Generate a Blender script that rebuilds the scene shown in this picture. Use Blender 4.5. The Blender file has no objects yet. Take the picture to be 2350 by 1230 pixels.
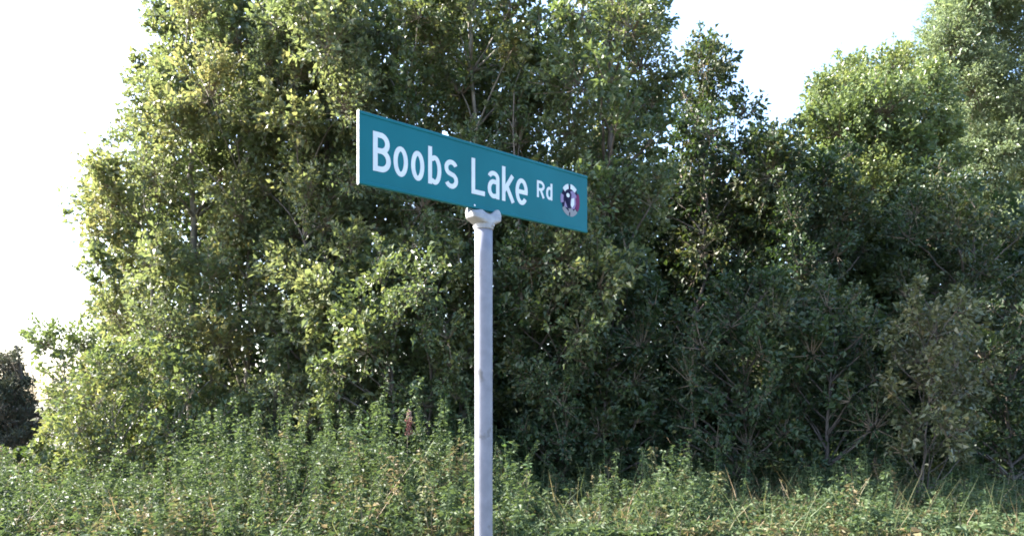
import bpy, bmesh, math, random
import numpy as np
from mathutils import Vector, Matrix

# ------------------------------------------------------------------ camera, sky, sun, exposure
scene = bpy.context.scene
COL = scene.collection
CAM_H = 1.55
FPX, CX, HORIZON = 1828.0, 1175.0, 922.0        # focal length and horizon in photo pixels (2350 wide)
cam_data = bpy.data.cameras.new('camera')
cam = bpy.data.objects.new('camera', cam_data)
COL.objects.link(cam)
cam.location = (0, 0, CAM_H)
cam.rotation_euler = (math.radians(90), 0, 0)
cam_data.sensor_width = 36
cam_data.lens = 36 * FPX / 2350
cam_data.shift_y = (HORIZON - 615) / 2350
cam_data.clip_end = 5000
scene.camera = cam

SUN_ELEV, SUN_AZ = math.radians(36), math.radians(-75)   # azimuth from +Y (view direction), minus = left
sun_dir = Vector((math.sin(SUN_AZ) * math.cos(SUN_ELEV), math.cos(SUN_AZ) * math.cos(SUN_ELEV), math.sin(SUN_ELEV)))
world = bpy.data.worlds.new('World')
scene.world = world
world.use_nodes = True
wn, wl = world.node_tree.nodes, world.node_tree.links
bg = wn['Background']
sky = wn.new('ShaderNodeTexSky')
sky.sky_type = 'NISHITA'
sky.sun_disc = False
sky.sun_elevation = SUN_ELEV
sky.sun_rotation = SUN_AZ
sky.air_density = 1.0
sky.dust_density = 3.0
sky.ozone_density = 3.0
wl.new(sky.outputs[0], bg.inputs[0])
bg.inputs[1].default_value = 0.128
sl = bpy.data.lights.new('sun', 'SUN')
sl.energy = 5.0
sl.angle = math.radians(0.53)
sl.color = (1.0, 0.95, 0.87)
sun = bpy.data.objects.new('sun', sl)
COL.objects.link(sun)
sun.rotation_euler = sun_dir.to_track_quat('Z', 'Y').to_euler()
sun.location = sun_dir * 40
scene.view_settings.view_transform = 'Standard'
scene.view_settings.look = 'None'
scene.view_settings.gamma = 1.0
scene.view_settings.exposure = 2.78
scene.render.engine = 'CYCLES'
scene.cycles.max_bounces = 8
scene.cycles.transmission_bounces = 6
scene.cycles.filter_width = 1.8
scene.cycles.use_denoising = True
scene.cycles.sample_clamp_indirect = 0.6

rng = np.random.default_rng(11)
random.seed(11)


def at(px, py, Y):
    """world point at depth Y seen at photo pixel px, py"""
    return np.array([(px - CX) / FPX * Y, Y, CAM_H + (HORIZON - py) / FPX * Y])


# ------------------------------------------------------------------ materials
def new_mat(name):
    m = bpy.data.materials.new(name)
    m.use_nodes = True
    return m, m.node_tree.nodes, m.node_tree.links, m.node_tree.nodes['Principled BSDF']


def mixrgb(n, l, fac, a, b):
    x = n.new('ShaderNodeMix')
    x.data_type = 'RGBA'
    for sock, v in ((x.inputs[0], fac), (x.inputs[6], a), (x.inputs[7], b)):
        if hasattr(v, 'is_linked') or isinstance(v, bpy.types.NodeSocket):
            l.new(v, sock)
        else:
            sock.default_value = v if not isinstance(v, tuple) else (*v, 1.0)
    return x.outputs[2]


def leaf_mat(name, dark, light, turn, trans=(0.16, 0.22, 0.02), t=0.33, rough=0.38, use_obj=False, spec=0.5):
    """leaf: per-leaf colour between dark and light, leaves that turned colour, translucency"""
    m, n, l, p = new_mat(name)
    if use_obj:
        oi = n.new('ShaderNodeObjectInfo')
        rnd = oi.outputs['Random']
        mr = n.new('ShaderNodeMath'); mr.operation = 'MULTIPLY_ADD'
        mr.inputs[1].default_value = 7.31; mr.inputs[2].default_value = 0.0
        l.new(rnd, mr.inputs[0])
        fr = n.new('ShaderNodeMath'); fr.operation = 'FRACT'
        l.new(mr.outputs[0], fr.inputs[0])
        pw = n.new('ShaderNodeMath'); pw.operation = 'POWER'; pw.inputs[1].default_value = 6.0
        l.new(fr.outputs[0], pw.inputs[0])
        hue = pw.outputs[0]
    else:
        a = n.new('ShaderNodeAttribute'); a.attribute_name = 'rnd'
        b = n.new('ShaderNodeAttribute'); b.attribute_name = 'hue'
        rnd, hue = a.outputs['Fac'], b.outputs['Fac']
    c = mixrgb(n, l, rnd, dark, light)
    c = mixrgb(n, l, hue, c, turn)
    l.new(c, p.inputs['Base Color'])
    p.inputs['Roughness'].default_value = rough
    p.inputs['Specular IOR Level'].default_value = spec
    tr = n.new('ShaderNodeBsdfTranslucent')
    tc = mixrgb(n, l, hue, trans, tuple(min(1, x * 1.7) for x in turn))
    l.new(tc, tr.inputs[0])
    ms = n.new('ShaderNodeMixShader')
    ms.inputs[0].default_value = t
    l.new(p.outputs[0], ms.inputs[1]); l.new(tr.outputs[0], ms.inputs[2])
    l.new(ms.outputs[0], n['Material Output'].inputs[0])
    return m


def bark_mat(name, a, b, scale=9.0):
    m, n, l, p = new_mat(name)
    tx = n.new('ShaderNodeTexCoord')
    mp = n.new('ShaderNodeMapping'); mp.inputs['Scale'].default_value = (1, 1, 0.35)
    l.new(tx.outputs['Object'], mp.inputs[0])
    nz = n.new('ShaderNodeTexNoise'); nz.inputs['Scale'].default_value = scale; nz.inputs['Detail'].default_value = 6
    l.new(mp.outputs[0], nz.inputs[0])
    cr = n.new('ShaderNodeValToRGB')
    cr.color_ramp.elements[0].position = 0.35; cr.color_ramp.elements[0].color = (*a, 1)
    cr.color_ramp.elements[1].position = 0.65; cr.color_ramp.elements[1].color = (*b, 1)
    l.new(nz.outputs[0], cr.inputs[0]); l.new(cr.outputs[0], p.inputs['Base Color'])
    p.inputs['Roughness'].default_value = 0.85
    bp = n.new('ShaderNodeBump'); bp.inputs['Strength'].default_value = 0.5; bp.inputs['Distance'].default_value = 0.01
    l.new(nz.outputs[0], bp.inputs['Height']); l.new(bp.outputs[0], p.inputs['Normal'])
    return m


def plain_mat(name, col, rough=0.5, metal=0.0, spec=0.5):
    m, n, l, p = new_mat(name)
    p.inputs['Base Color'].default_value = (*col, 1)
    p.inputs['Roughness'].default_value = rough
    p.inputs['Metallic'].default_value = metal
    p.inputs['Specular IOR Level'].default_value = spec
    return m


def worn_mat(name, a, b, scale, rough, lo=0.4, hi=0.7, bump=0.0, metal=0.0, spots=None, spec=0.5):
    m, n, l, p = new_mat(name)
    tx = n.new('ShaderNodeTexCoord')
    nz = n.new('ShaderNodeTexNoise'); nz.inputs['Scale'].default_value = scale; nz.inputs['Detail'].default_value = 8
    l.new(tx.outputs['Object'], nz.inputs[0])
    cr = n.new('ShaderNodeValToRGB')
    cr.color_ramp.elements[0].position = lo; cr.color_ramp.elements[0].color = (*a, 1)
    cr.color_ramp.elements[1].position = hi; cr.color_ramp.elements[1].color = (*b, 1)
    l.new(nz.outputs[0], cr.inputs[0])
    c = cr.outputs[0]
    if spots:
        n2 = n.new('ShaderNodeTexNoise'); n2.inputs['Scale'].default_value = spots[1]; n2.inputs['Detail'].default_value = 4
        l.new(tx.outputs['Object'], n2.inputs[0])
        c2 = n.new('ShaderNodeValToRGB')
        c2.color_ramp.elements[0].position = spots[2]; c2.color_ramp.elements[0].color = (0, 0, 0, 1)
        c2.color_ramp.elements[1].position = spots[2] + 0.06; c2.color_ramp.elements[1].color = (1, 1, 1, 1)
        l.new(n2.outputs[0], c2.inputs[0])
        c = mixrgb(n, l, c2.outputs[0], c, spots[0])
    l.new(c, p.inputs['Base Color'])
    p.inputs['Roughness'].default_value = rough
    p.inputs['Specular IOR Level'].default_value = spec
    p.inputs['Metallic'].default_value = metal
    if bump:
        bp = n.new('ShaderNodeBump'); bp.inputs['Strength'].default_value = bump; bp.inputs['Distance'].default_value = 0.002
        l.new(nz.outputs[0], bp.inputs['Height']); l.new(bp.outputs[0], p.inputs['Normal'])
    return m


M = {}
M['poplar'] = leaf_mat('poplar_leaf', (0.040, 0.066, 0.031), (0.112, 0.145, 0.070), (0.22, 0.195, 0.065), trans=(0.21, 0.265, 0.085), t=0.33, rough=0.44)
M['alder'] = leaf_mat('alder_leaf', (0.034, 0.062, 0.028), (0.090, 0.122, 0.052), (0.22, 0.20, 0.06), trans=(0.18, 0.24, 0.06), t=0.28, rough=0.44)
M['shade'] = leaf_mat('shade_darkened_leaf', (0.016, 0.036, 0.017), (0.044, 0.074, 0.028), (0.12, 0.10, 0.03), trans=(0.07, 0.12, 0.02), t=0.22, rough=0.5, spec=0.4)  # shade put into the colour: darker, duller leaf for plants standing in shade
M['fresh'] = leaf_mat('fresh_leaf', (0.055, 0.09, 0.034), (0.12, 0.16, 0.06), (0.22, 0.23, 0.06), trans=(0.17, 0.23, 0.06), t=0.3)
M['willow'] = leaf_mat('willow_leaf', (0.085, 0.12, 0.068), (0.16, 0.205, 0.11), (0.22, 0.25, 0.10), trans=(0.22, 0.28, 0.11), t=0.34)
M['olive'] = leaf_mat('olive_leaf', (0.055, 0.068, 0.03), (0.11, 0.125, 0.06), (0.15, 0.12, 0.05), trans=(0.13, 0.15, 0.05), t=0.25)
M['cedar'] = leaf_mat('conifer_leaf', (0.030, 0.042, 0.028), (0.075, 0.09, 0.055), (0.11, 0.08, 0.065), trans=(0.08, 0.09, 0.04), t=0.15, rough=0.8)
M['weed'] = leaf_mat('weed_leaf', (0.022, 0.048, 0.022), (0.070, 0.102, 0.046), (0.14, 0.105, 0.05), trans=(0.11, 0.165, 0.045), t=0.28, rough=0.55, spec=0.2)
M['weed_obj'] = leaf_mat('weed_plant_leaf', (0.035, 0.080, 0.034), (0.10, 0.155, 0.07), (0.17, 0.18, 0.05), trans=(0.13, 0.22, 0.05), t=0.25, rough=0.5, use_obj=True, spec=0.3)
M['grass'] = leaf_mat('grass_blade', (0.05, 0.085, 0.03), (0.11, 0.14, 0.05), (0.19, 0.125, 0.065), trans=(0.14, 0.17, 0.05), rough=0.6)
M['bark'] = bark_mat('grey_bark', (0.10, 0.085, 0.07), (0.30, 0.27, 0.23))
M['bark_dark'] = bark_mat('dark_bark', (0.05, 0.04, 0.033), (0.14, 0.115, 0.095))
M['bark_pale'] = bark_mat('pale_bark', (0.28, 0.25, 0.21), (0.55, 0.51, 0.45))
M['twig'] = plain_mat('twig', (0.15, 0.115, 0.08), 0.8)
M['stem'] = plain_mat('weed_stem', (0.14, 0.17, 0.06), 0.7)
M['dead_stem'] = plain_mat('dead_stem', (0.20, 0.155, 0.10), 0.8)


# ------------------------------------------------------------------ helpers
def tag(o, label=None, cat=None, group=None, kind=None):
    if label: o['label'] = label
    if cat: o['category'] = cat
    if group: o['group'] = group
    if kind: o['kind'] = kind
    return o


def empty(name, loc=(0, 0, 0), rz=0.0):
    o = bpy.data.objects.new(name, None)
    COL.objects.link(o)
    o.empty_display_size = 0.2
    o.location = Vector([float(v) for v in loc])
    o.rotation_euler = (0, 0, rz)
    return o


def link(name, me, parent=None):
    o = bpy.data.objects.new(name, me)
    COL.objects.link(o)
    if parent is not None:
        o.parent = parent
    return o


def tri_mesh(name, V, F, mats, rnd=None, hue=None, midx=None, smooth=False):
    me = bpy.data.meshes.new(name)
    V = np.ascontiguousarray(V, np.float32); F = np.ascontiguousarray(F, np.int32)
    me.vertices.add(len(V)); me.vertices.foreach_set('co', V.ravel())
    k = F.shape[1]
    me.loops.add(F.size); me.loops.foreach_set('vertex_index', F.ravel())
    me.polygons.add(len(F))
    me.polygons.foreach_set('loop_start', np.arange(0, F.size, k, dtype=np.int32))
    for nm, arr in (('rnd', rnd), ('hue', hue)):
        if arr is not None:
            at_ = me.attributes.new(nm, 'FLOAT', 'FACE')
            at_.data.foreach_set('value', np.ascontiguousarray(arr, np.float32))
    for m in mats:
        me.materials.append(m)
    if midx is not None:
        me.polygons.foreach_set('material_index', np.ascontiguousarray(midx, np.int32))
    me.polygons.foreach_set('use_smooth', np.full(len(F), smooth))
    me.update(calc_edges=True)
    return me


def norm(a):
    return a / np.maximum(np.linalg.norm(a, axis=-1, keepdims=True), 1e-9)


def leaf_arrays(P, D, N, Ls, Ws, fold=0.22, curl=0.12):
    """each leaf: a four-point blade folded along its midrib and drooping at its tip"""
    D = norm(D)
    S = norm(np.cross(D, N)); N = norm(np.cross(S, D))
    L = Ls[:, None]; W = Ws[:, None]
    b = P
    tip = P + D * L - N * L * curl
    mid = P + D * L * 0.42
    a = mid + S * W * 0.5 + N * W * fold
    c = mid - S * W * 0.5 + N * W * fold
    n = len(P)
    V = np.stack([b, a, tip, c], 1).reshape(-1, 3)
    i = np.arange(n)[:, None] * 4
    F = np.concatenate([i + np.array([[0, 1, 2]]), i + np.array([[0, 2, 3]])], 1).reshape(-1, 3)
    return V, F


def tubes(paths, radii, sides=4):
    """many tapered tubes of the same number of points: paths (n, k, 3), radii (n, k)"""
    paths = np.asarray(paths, float); radii = np.asarray(radii, float)
    n, k, _ = paths.shape
    T = np.gradient(paths, axis=1); T = norm(T)
    ref = np.where(np.abs(T[..., 2:3]) > 0.9, np.array([1.0, 0, 0]), np.array([0, 0, 1.0]))
    A = norm(np.cross(T, ref)); B = np.cross(T, A)
    an = np.arange(sides) * 2 * math.pi / sides
    ring = A[:, :, None, :] * np.cos(an)[None, None, :, None] + B[:, :, None, :] * np.sin(an)[None, None, :, None]
    V = paths[:, :, None, :] + ring * radii[:, :, None, None]
    base = (np.arange(n) * k * sides)[:, None, None]
    j = np.arange(k - 1)[None, :, None] * sides
    s = np.arange(sides)[None, None, :]
    s2 = (s + 1) % sides
    q = np.stack([base + j + s, base + j + s2, base + j + sides + s2, base + j + sides + s], -1).reshape(-1, 4)
    F = np.concatenate([q[:, [0, 1, 2]], q[:, [0, 2, 3]]])
    return V.reshape(-1, 3), F


def curve_pts(a, b, k, bend, up=0.0):
    a = np.asarray(a, float); b = np.asarray(b, float)
    t = np.linspace(0, 1, k)[:, None]
    off = rng.normal(0, bend, 3) * np.linalg.norm(b - a)
    off[2] += up * np.linalg.norm(b - a)
    return a + (b - a) * t + off * (t * (1 - t) * 2) + rng.normal(0, bend * 0.12, (k, 3)) * np.linalg.norm(b - a) * (t * (1 - t) * 4)


def inside(poly, x, y):
    poly = np.asarray(poly, float)
    x0, y0 = poly[:, 0], poly[:, 1]
    x1, y1 = np.roll(x0, -1), np.roll(y0, -1)
    X = np.asarray(x)[:, None]; Y = np.asarray(y)[:, None]
    c = ((y0 > Y) != (y1 > Y)) & (X < (x1 - x0) * (Y - y0) / (y1 - y0 + 1e-12) + x0)
    return (c.sum(1) % 2) == 1


def edge_dist(poly, x, y):
    poly = np.asarray(poly, float)
    a = poly; b = np.roll(poly, -1, 0)
    p = np.stack([x, y], -1)[:, None, :]
    ab = b - a
    t = np.clip(((p - a) * ab).sum(-1) / np.maximum((ab * ab).sum(-1), 1e-9), 0, 1)
    return np.linalg.norm(p - (a + ab * t[..., None]), axis=-1).min(1)


def ground_z(x, y):
    x = np.asarray(x, float); y = np.asarray(y, float)
    return 0.05 * np.sin(x * 0.35 + 0.6) * np.clip((y - 4) / 6, 0, 1) + 0.10 * np.clip((y - 10) / 5, 0, 1) + 0.03 * np.sin(y * 0.9 + x * 0.2) * np.clip((y - 4) / 6, 0, 1)


# ------------------------------------------------------------------ trees
def grow(name, label, cat, base, stems, poly, Y, depth, rad, n_clump, leaf, leafmat, barkmat, group=None,
         dens=1.0, trunk_r=0.10, hue=(0.08, 0.22), spray=1.0, up=0.35, droop=0.15, twig_vis=True, min_z=0.3, leaf_w=0.68):
    """poly: crown outline in world X, Z at depth Y (taken from the photo and turned into metres);
    the crown fills it with clumps in three dimensions, each clump carried by a limb"""
    root = empty(name, (base[0], base[1], float(ground_z(base[0], base[1]))))
    tag(root, label, cat, group)
    O = np.array(root.location)
    W = np.array([at(p[0], p[1], Y) for p in poly])[:, [0, 2]]
    lo, hi = W.min(0), W.max(0)
    # clump centres, kept apart from each other
    cs, tries = [], 0
    n_clump = int(n_clump * 1.25); leaf *= 1.2
    while len(cs) < n_clump and tries < 9000:
        tries += 1
        q = lo + rng.random(2) * (hi - lo)
        if not inside(W, [q[0]], [q[1]])[0] or q[1] < min_z:
            continue
        d = edge_dist(W, np.array([q[0]]), np.array([q[1]]))[0]
        r = rad * (0.65 + 0.6 * rng.random())
        if d < r * 0.62:
            if d < r * 0.25 and rng.random() < 0.8:
                continue
            r = max(d * 1.35, rad * 0.38)
        half = depth * min(1.0, 0.35 + d / (rad * 2.4))
        y = Y + (rng.random() * 2 - 1) * half
        # keep the outline: a point pushed back in depth moves out in proportion
        c = np.array([q[0] * y / Y, y, CAM_H + (q[1] - CAM_H) * y / Y])
        if c[2] < min_z: continue
        if any(np.linalg.norm((c - o[0]) / 1.0) < 0.57 * (r + o[1]) * (1.0 - 0.00005 * tries) for o in cs):
            continue
        cs.append((c, r))
    # trunks
    top = max(c[0][2] for c in cs) if cs else 2.0
    trunks = []
    for (sx, sy, tx, ty, tz, tr) in stems:
        a = np.array([sx, sy, float(ground_z(sx, sy)) - 0.1]); b = np.array([tx, ty, tz])
        pth = curve_pts(a, b, 12, 0.05)
        rr = tr * (1 - 0.8 * np.linspace(0, 1, 12) ** 0.9)
        rr[0] *= 1.35
        V, F = tubes([pth - O], [rr], 8)
        link('trunk', tri_mesh('trunk', V, F, [barkmat], smooth=True), root)
        trunks.append((pth, rr))
    # limbs and branchlets and leaves
    LP, LD, LN, LL, LR, LH, BP, BR = [], [], [], [], [], [], [], []
    for c, r in cs:
        # nearest sensible place on a trunk: lower than the clump
        best = None
        for pth, rr in trunks:
            tgt = c[2] - 0.55 * np.linalg.norm(c[:2] - pth[:, :2].mean(0)) - 0.3
            i = int(np.argmin(np.abs(pth[:, 2] - tgt) + 0.3 * np.linalg.norm(pth[:, :2] - c[:2], axis=1)))
            i = max(1, i)
            dd = np.linalg.norm(pth[i] - c)
            if best is None or dd < best[0]:
                best = (dd, pth[i], rr[i])
        lim = curve_pts(best[1], c, 7, 0.07, 0.06)
        r0 = min(best[2] * 0.7, 0.018 + 0.012 * best[0])
        V, F = tubes([lim - O], [np.linspace(r0, 0.008, 7)], 5)
        link('limb', tri_mesh('limb', V, F, [barkmat], smooth=True), root)
        ns = max(7, int(96 * r * r * dens))
        dirs = norm(rng.normal(0, 1, (ns, 3)) + np.array([0, 0, up]))
        ends = c + dirs * r * (0.7 + 0.42 * rng.random((ns, 1))) * np.array([1, 1, 1.08])
        sp = rng.random(ns) * 0.55
        start = c + (ends - c) * 0.12 - np.array([0, 0, 1.0]) * r * 0.15
        start = start * (1 - sp[:, None] * 0.4) + lim[4] * sp[:, None] * 0.4
        hv = np.clip(rng.normal(hue[0], hue[1]), 0, 0.8)
        lsz = leaf * (0.78 + 0.5 * rng.random())
        for s in range(ns):
            L = np.linalg.norm(ends[s] - start[s])
            p = curve_pts(start[s], ends[s], 5, 0.09, 0.05)
            BP.append(p[::4]); BR.append(np.array([0.007, 0.003]))
            nl = max(8, int((13 + 27 * L) * spray))
            t = 0.25 + 0.8 * rng.random(nl) ** 0.8
            ti = np.clip(t, 0, 1) * 4
            i0 = np.minimum(ti.astype(int), 3)
            pos = p[i0] + (p[i0 + 1] - p[i0]) * (ti - i0)[:, None]
            ax = norm(ends[s] - start[s])
            pos = pos + rng.normal(0, 0.06, (nl, 3)) * (0.6 + 0.5 * r) + ax * (np.maximum(t - 1, 0) * L)[:, None]
            out = norm(pos - c)
            D = norm(rng.normal(0, 0.75, (nl, 3)) + ax * 0.6 + np.array([0, 0, -droop]) + out * 0.35)
            N = norm(rng.normal(0, 0.75, (nl, 3)) + np.array([0, 0, 0.6]) + out * 0.6)
            LP.append(pos); LD.append(D); LN.append(N)
            LL.append(lsz * (0.5 + 0.95 * rng.random(nl) ** 1.2))
            LR.append(np.clip(rng.normal(0.45, 0.28, nl) + rng.normal(0, 0.12), 0, 1))
            LH.append(np.clip(hv * rng.random(nl) * 1.6 + rng.normal(0, 0.05) + (rng.random(nl) < 0.025) * 0.6, 0, 1))
    P = np.concatenate(LP) - O; D = np.concatenate(LD); N = np.concatenate(LN); L = np.concatenate(LL)
    V, F = leaf_arrays(P, D, N, L, L * leaf_w)
    rn = np.repeat(np.concatenate(LR), 2); hu = np.repeat(np.concatenate(LH), 2)
    mi = np.zeros(len(F), int)
    Vb, Fb = tubes(np.array(BP) - O, np.array(BR), 3)
    F = np.concatenate([F, Fb + len(V)]); V = np.concatenate([V, Vb])
    rn = np.concatenate([rn, np.zeros(len(Fb))]); hu = np.concatenate([hu, np.zeros(len(Fb))])
    mi = np.concatenate([mi, np.ones(len(Fb), int)])
    cr = link('crown', tri_mesh('crown', V, F, [leafmat, M['twig']], rn, hu, mi), root)
    cr['kind'] = 'stuff'
    LEAVES[0] += len(P)
    return root


LEAVES = [0]


def stem_px(px0, Y0, px1, py1, Y1, r):
    b = at(px1, py1, Y1)
    return ((px0 - CX) / FPX * Y0, Y0, b[0], b[1], b[2], r)


# ------------------------------------------------------------------ the setting: ground
def build_ground():
    xs = np.concatenate([np.array([-900, -300, -100, -50]), np.linspace(-24, 24, 97), np.array([50, 100, 300, 900])])
    ys = np.concatenate([np.array([-300, -60, -20]), np.linspace(-6, 36, 85), np.array([60, 120, 400, 1500])])
    X, Y = np.meshgrid(xs, ys)
    Z = ground_z(X, Y)
    V = np.stack([X, Y, Z], -1).reshape(-1, 3)
    nx, ny = len(xs), len(ys)
    i = (np.arange(ny - 1)[:, None] * nx + np.arange(nx - 1)[None, :]).ravel()
    q = np.stack([i, i + 1, i + nx + 1, i + nx], 1)
    m, n, l, p = new_mat('soil_and_thatch')
    tx = n.new('ShaderNodeTexCoord')
    nz = n.new('ShaderNodeTexNoise'); nz.inputs['Scale'].default_value = 3.0; nz.inputs['Detail'].default_value = 10
    l.new(tx.outputs['Object'], nz.inputs[0])
    cr = n.new('ShaderNodeValToRGB')
    cr.color_ramp.elements[0].position = 0.36; cr.color_ramp.elements[0].color = (0.04, 0.032, 0.022, 1)
    cr.color_ramp.elements[1].position = 0.66; cr.color_ramp.elements[1].color = (0.085, 0.08, 0.035, 1)
    l.new(nz.outputs[0], cr.inputs[0]); l.new(cr.outputs[0], p.inputs['Base Color'])
    p.inputs['Roughness'].default_value = 0.95
    bp = n.new('ShaderNodeBump'); bp.inputs['Strength'].default_value = 0.8; bp.inputs['Distance'].default_value = 0.05
    l.new(nz.outputs[0], bp.inputs['Height']); l.new(bp.outputs[0], p.inputs['Normal'])
    g = link('ground', tri_mesh('ground', V, q, [m], smooth=True))
    tag(g, 'bare soil and dry thatch under the weeds', 'ground', kind='structure')


build_ground()

# ------------------------------------------------------------------ trees behind the sign
TG = 'trees in the roadside thicket'
SG = 'shrubs in the roadside thicket'

grow('poplar_tree', 'sunlit yellow-green tree with the thicket\'s outer edge against the white sky, left of the sign', 'tree',
     ((440 - CX) / FPX * 15.8, 15.8), [stem_px(440, 15.9, 470, -80, 16.0, 0.12), stem_px(525, 15.2, 545, 330, 15.2, 0.07), stem_px(360, 16, 330, 300, 15.9, 0.06)],
     [(400, -60), (520, -130), (640, -90), (690, 0), (680, 300), (690, 600), (640, 860), (520, 960), (330, 950), (215, 860), (190, 740), (200, 650), (172, 570), (182, 480), (195, 400), (195, 322), (272, 290), (285, 210), (298, 110), (340, 30)],
     15.8, 1.9, 0.68, 74, 0.078, M['poplar'], M['bark'], TG, hue=(0.14, 0.24))
grow('alder_tree', 'tall mixed green tree between the sunlit outer tree and the sign\'s near end', 'tree',
     ((720 - CX) / FPX * 14.6, 14.6), [stem_px(740, 14.8, 740, -80, 14.8, 0.10), stem_px(700, 14.6, 660, 60, 14.5, 0.06)],
     [(570, -40), (700, -120), (840, -90), (915, 0), (925, 300), (900, 600), (870, 880), (700, 960), (590, 800), (575, 400), (565, 0)],
     14.7, 1.7, 0.60, 76, 0.078, M['poplar'], M['bark_dark'], TG, hue=(0.14, 0.22))
grow('alder_tree', 'tall grey-stemmed green tree rising directly behind the sign above its lettering', 'tree',
     ((1050 - CX) / FPX * 14.4, 14.4), [stem_px(1050, 14.4, 1072, -90, 13.6, 0.09), stem_px(960, 14.6, 930, 60, 14.2, 0.06)],
     [(865, -30), (970, -130), (1130, -125), (1230, -20), (1230, 300), (1180, 600), (1150, 930), (920, 960), (880, 600), (885, 200)],
     14.2, 1.6, 0.58, 62, 0.075, M['alder'], M['bark'], TG, hue=(0.12, 0.2))
grow('alder_tree', 'tall tree with dark far flank and bright diagonal boughs above the sign\'s emblem end', 'tree',
     ((1370 - CX) / FPX * 13.6, 13.6), [stem_px(1370, 13.8, 1400, -70, 13.8, 0.10), stem_px(1300, 13.7, 1180, 200, 13.2, 0.05)],
     [(1240, -20), (1330, -110), (1440, -100), (1510, -20), (1545, 90), (1565, 220), (1540, 420), (1500, 700), (1480, 1050), (1180, 1060), (1150, 600), (1150, 200)],
     13.7, 1.6, 0.58, 66, 0.075, M['alder'], M['bark_dark'], TG, hue=(0.07, 0.15))
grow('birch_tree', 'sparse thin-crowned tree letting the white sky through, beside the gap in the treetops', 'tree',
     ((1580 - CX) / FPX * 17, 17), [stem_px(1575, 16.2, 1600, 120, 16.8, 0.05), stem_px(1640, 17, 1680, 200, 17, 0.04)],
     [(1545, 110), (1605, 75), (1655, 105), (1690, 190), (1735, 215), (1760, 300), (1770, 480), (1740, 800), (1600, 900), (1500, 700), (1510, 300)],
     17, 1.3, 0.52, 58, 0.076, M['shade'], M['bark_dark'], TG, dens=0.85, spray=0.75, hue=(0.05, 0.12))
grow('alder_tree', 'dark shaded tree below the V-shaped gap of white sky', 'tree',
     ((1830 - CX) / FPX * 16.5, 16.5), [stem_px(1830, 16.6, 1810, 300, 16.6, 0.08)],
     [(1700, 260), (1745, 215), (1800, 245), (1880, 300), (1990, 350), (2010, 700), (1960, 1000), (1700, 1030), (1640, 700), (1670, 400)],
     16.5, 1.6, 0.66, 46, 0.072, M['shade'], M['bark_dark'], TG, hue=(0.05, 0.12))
grow('maple_tree', 'round sunlit yellow-green tree crown beyond the dark shaded tree, right of the sky gap', 'tree',
     ((2000 - CX) / FPX * 20, 20), [stem_px(2000, 20, 2010, 180, 20, 0.13)],
     [(1832, 250), (1870, 180), (1920, 140), (2000, 122), (2090, 112), (2150, 165), (2210, 300), (2240, 450), (2210, 800), (2000, 900), (1880, 700), (1820, 400)],
     20, 2.2, 0.85, 56, 0.085, M['fresh'], M['bark'], TG, hue=(0.2, 0.2))
grow('willow_tree', 'tall pale hazy green tree rising out of the frame at the upper right corner', 'tree',
     ((2380 - CX) / FPX * 27, 27), [stem_px(2360, 27, 2370, -200, 27, 0.2), stem_px(2290, 27, 2240, 120, 26.6, 0.1)],
     [(2122, 70), (2145, 0), (2190, -140), (2400, -300), (2620, -100), (2640, 800), (2300, 900), (2200, 560), (2160, 330), (2118, 200)],
     27, 2.8, 1.1, 76, 0.102, M['willow'], M['bark'], TG, hue=(0.12, 0.15), leaf_w=0.42, spray=1.2)
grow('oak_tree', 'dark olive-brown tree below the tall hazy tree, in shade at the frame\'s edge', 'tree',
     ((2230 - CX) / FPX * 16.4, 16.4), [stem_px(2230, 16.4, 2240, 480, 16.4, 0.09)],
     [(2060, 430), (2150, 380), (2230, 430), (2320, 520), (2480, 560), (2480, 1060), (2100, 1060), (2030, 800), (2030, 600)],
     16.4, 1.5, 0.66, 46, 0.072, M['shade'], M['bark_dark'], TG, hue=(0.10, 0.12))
grow('olive_sapling', 'soft dull-olive sapling merging into the dark shade toward the frame\'s right', 'sapling',
     ((2110 - CX) / FPX * 11.8, 11.8), [stem_px(2095, 11.8, 2150, 700, 11.8, 0.016), stem_px(2110, 11.8, 2120, 780, 11.7, 0.013), stem_px(2120, 11.9, 2200, 760, 11.8, 0.011)],
     [(2040, 740), (2110, 650), (2190, 655), (2260, 710), (2290, 820), (2250, 900), (2230, 1040), (2120, 1080), (2030, 1040), (2020, 860)],
     11.9, 0.6, 0.34, 30, 0.066, M['olive'], M['bark_dark'], None, hue=(0.08, 0.1), dens=0.9, spray=0.95)
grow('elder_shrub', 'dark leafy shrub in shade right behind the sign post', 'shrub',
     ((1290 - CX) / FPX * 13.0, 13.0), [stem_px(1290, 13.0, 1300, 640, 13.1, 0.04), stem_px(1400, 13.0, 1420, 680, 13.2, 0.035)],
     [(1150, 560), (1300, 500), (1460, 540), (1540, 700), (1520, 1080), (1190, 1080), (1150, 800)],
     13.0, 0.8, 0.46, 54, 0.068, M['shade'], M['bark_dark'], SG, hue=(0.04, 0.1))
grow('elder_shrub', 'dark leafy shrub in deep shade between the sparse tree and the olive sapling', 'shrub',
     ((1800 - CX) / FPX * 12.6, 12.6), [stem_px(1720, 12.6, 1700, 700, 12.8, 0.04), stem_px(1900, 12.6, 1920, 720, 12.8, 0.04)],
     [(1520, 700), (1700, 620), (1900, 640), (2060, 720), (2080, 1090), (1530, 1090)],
     12.7, 0.8, 0.46, 52, 0.066, M['shade'], M['bark_dark'], SG, hue=(0.04, 0.1))
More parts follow.
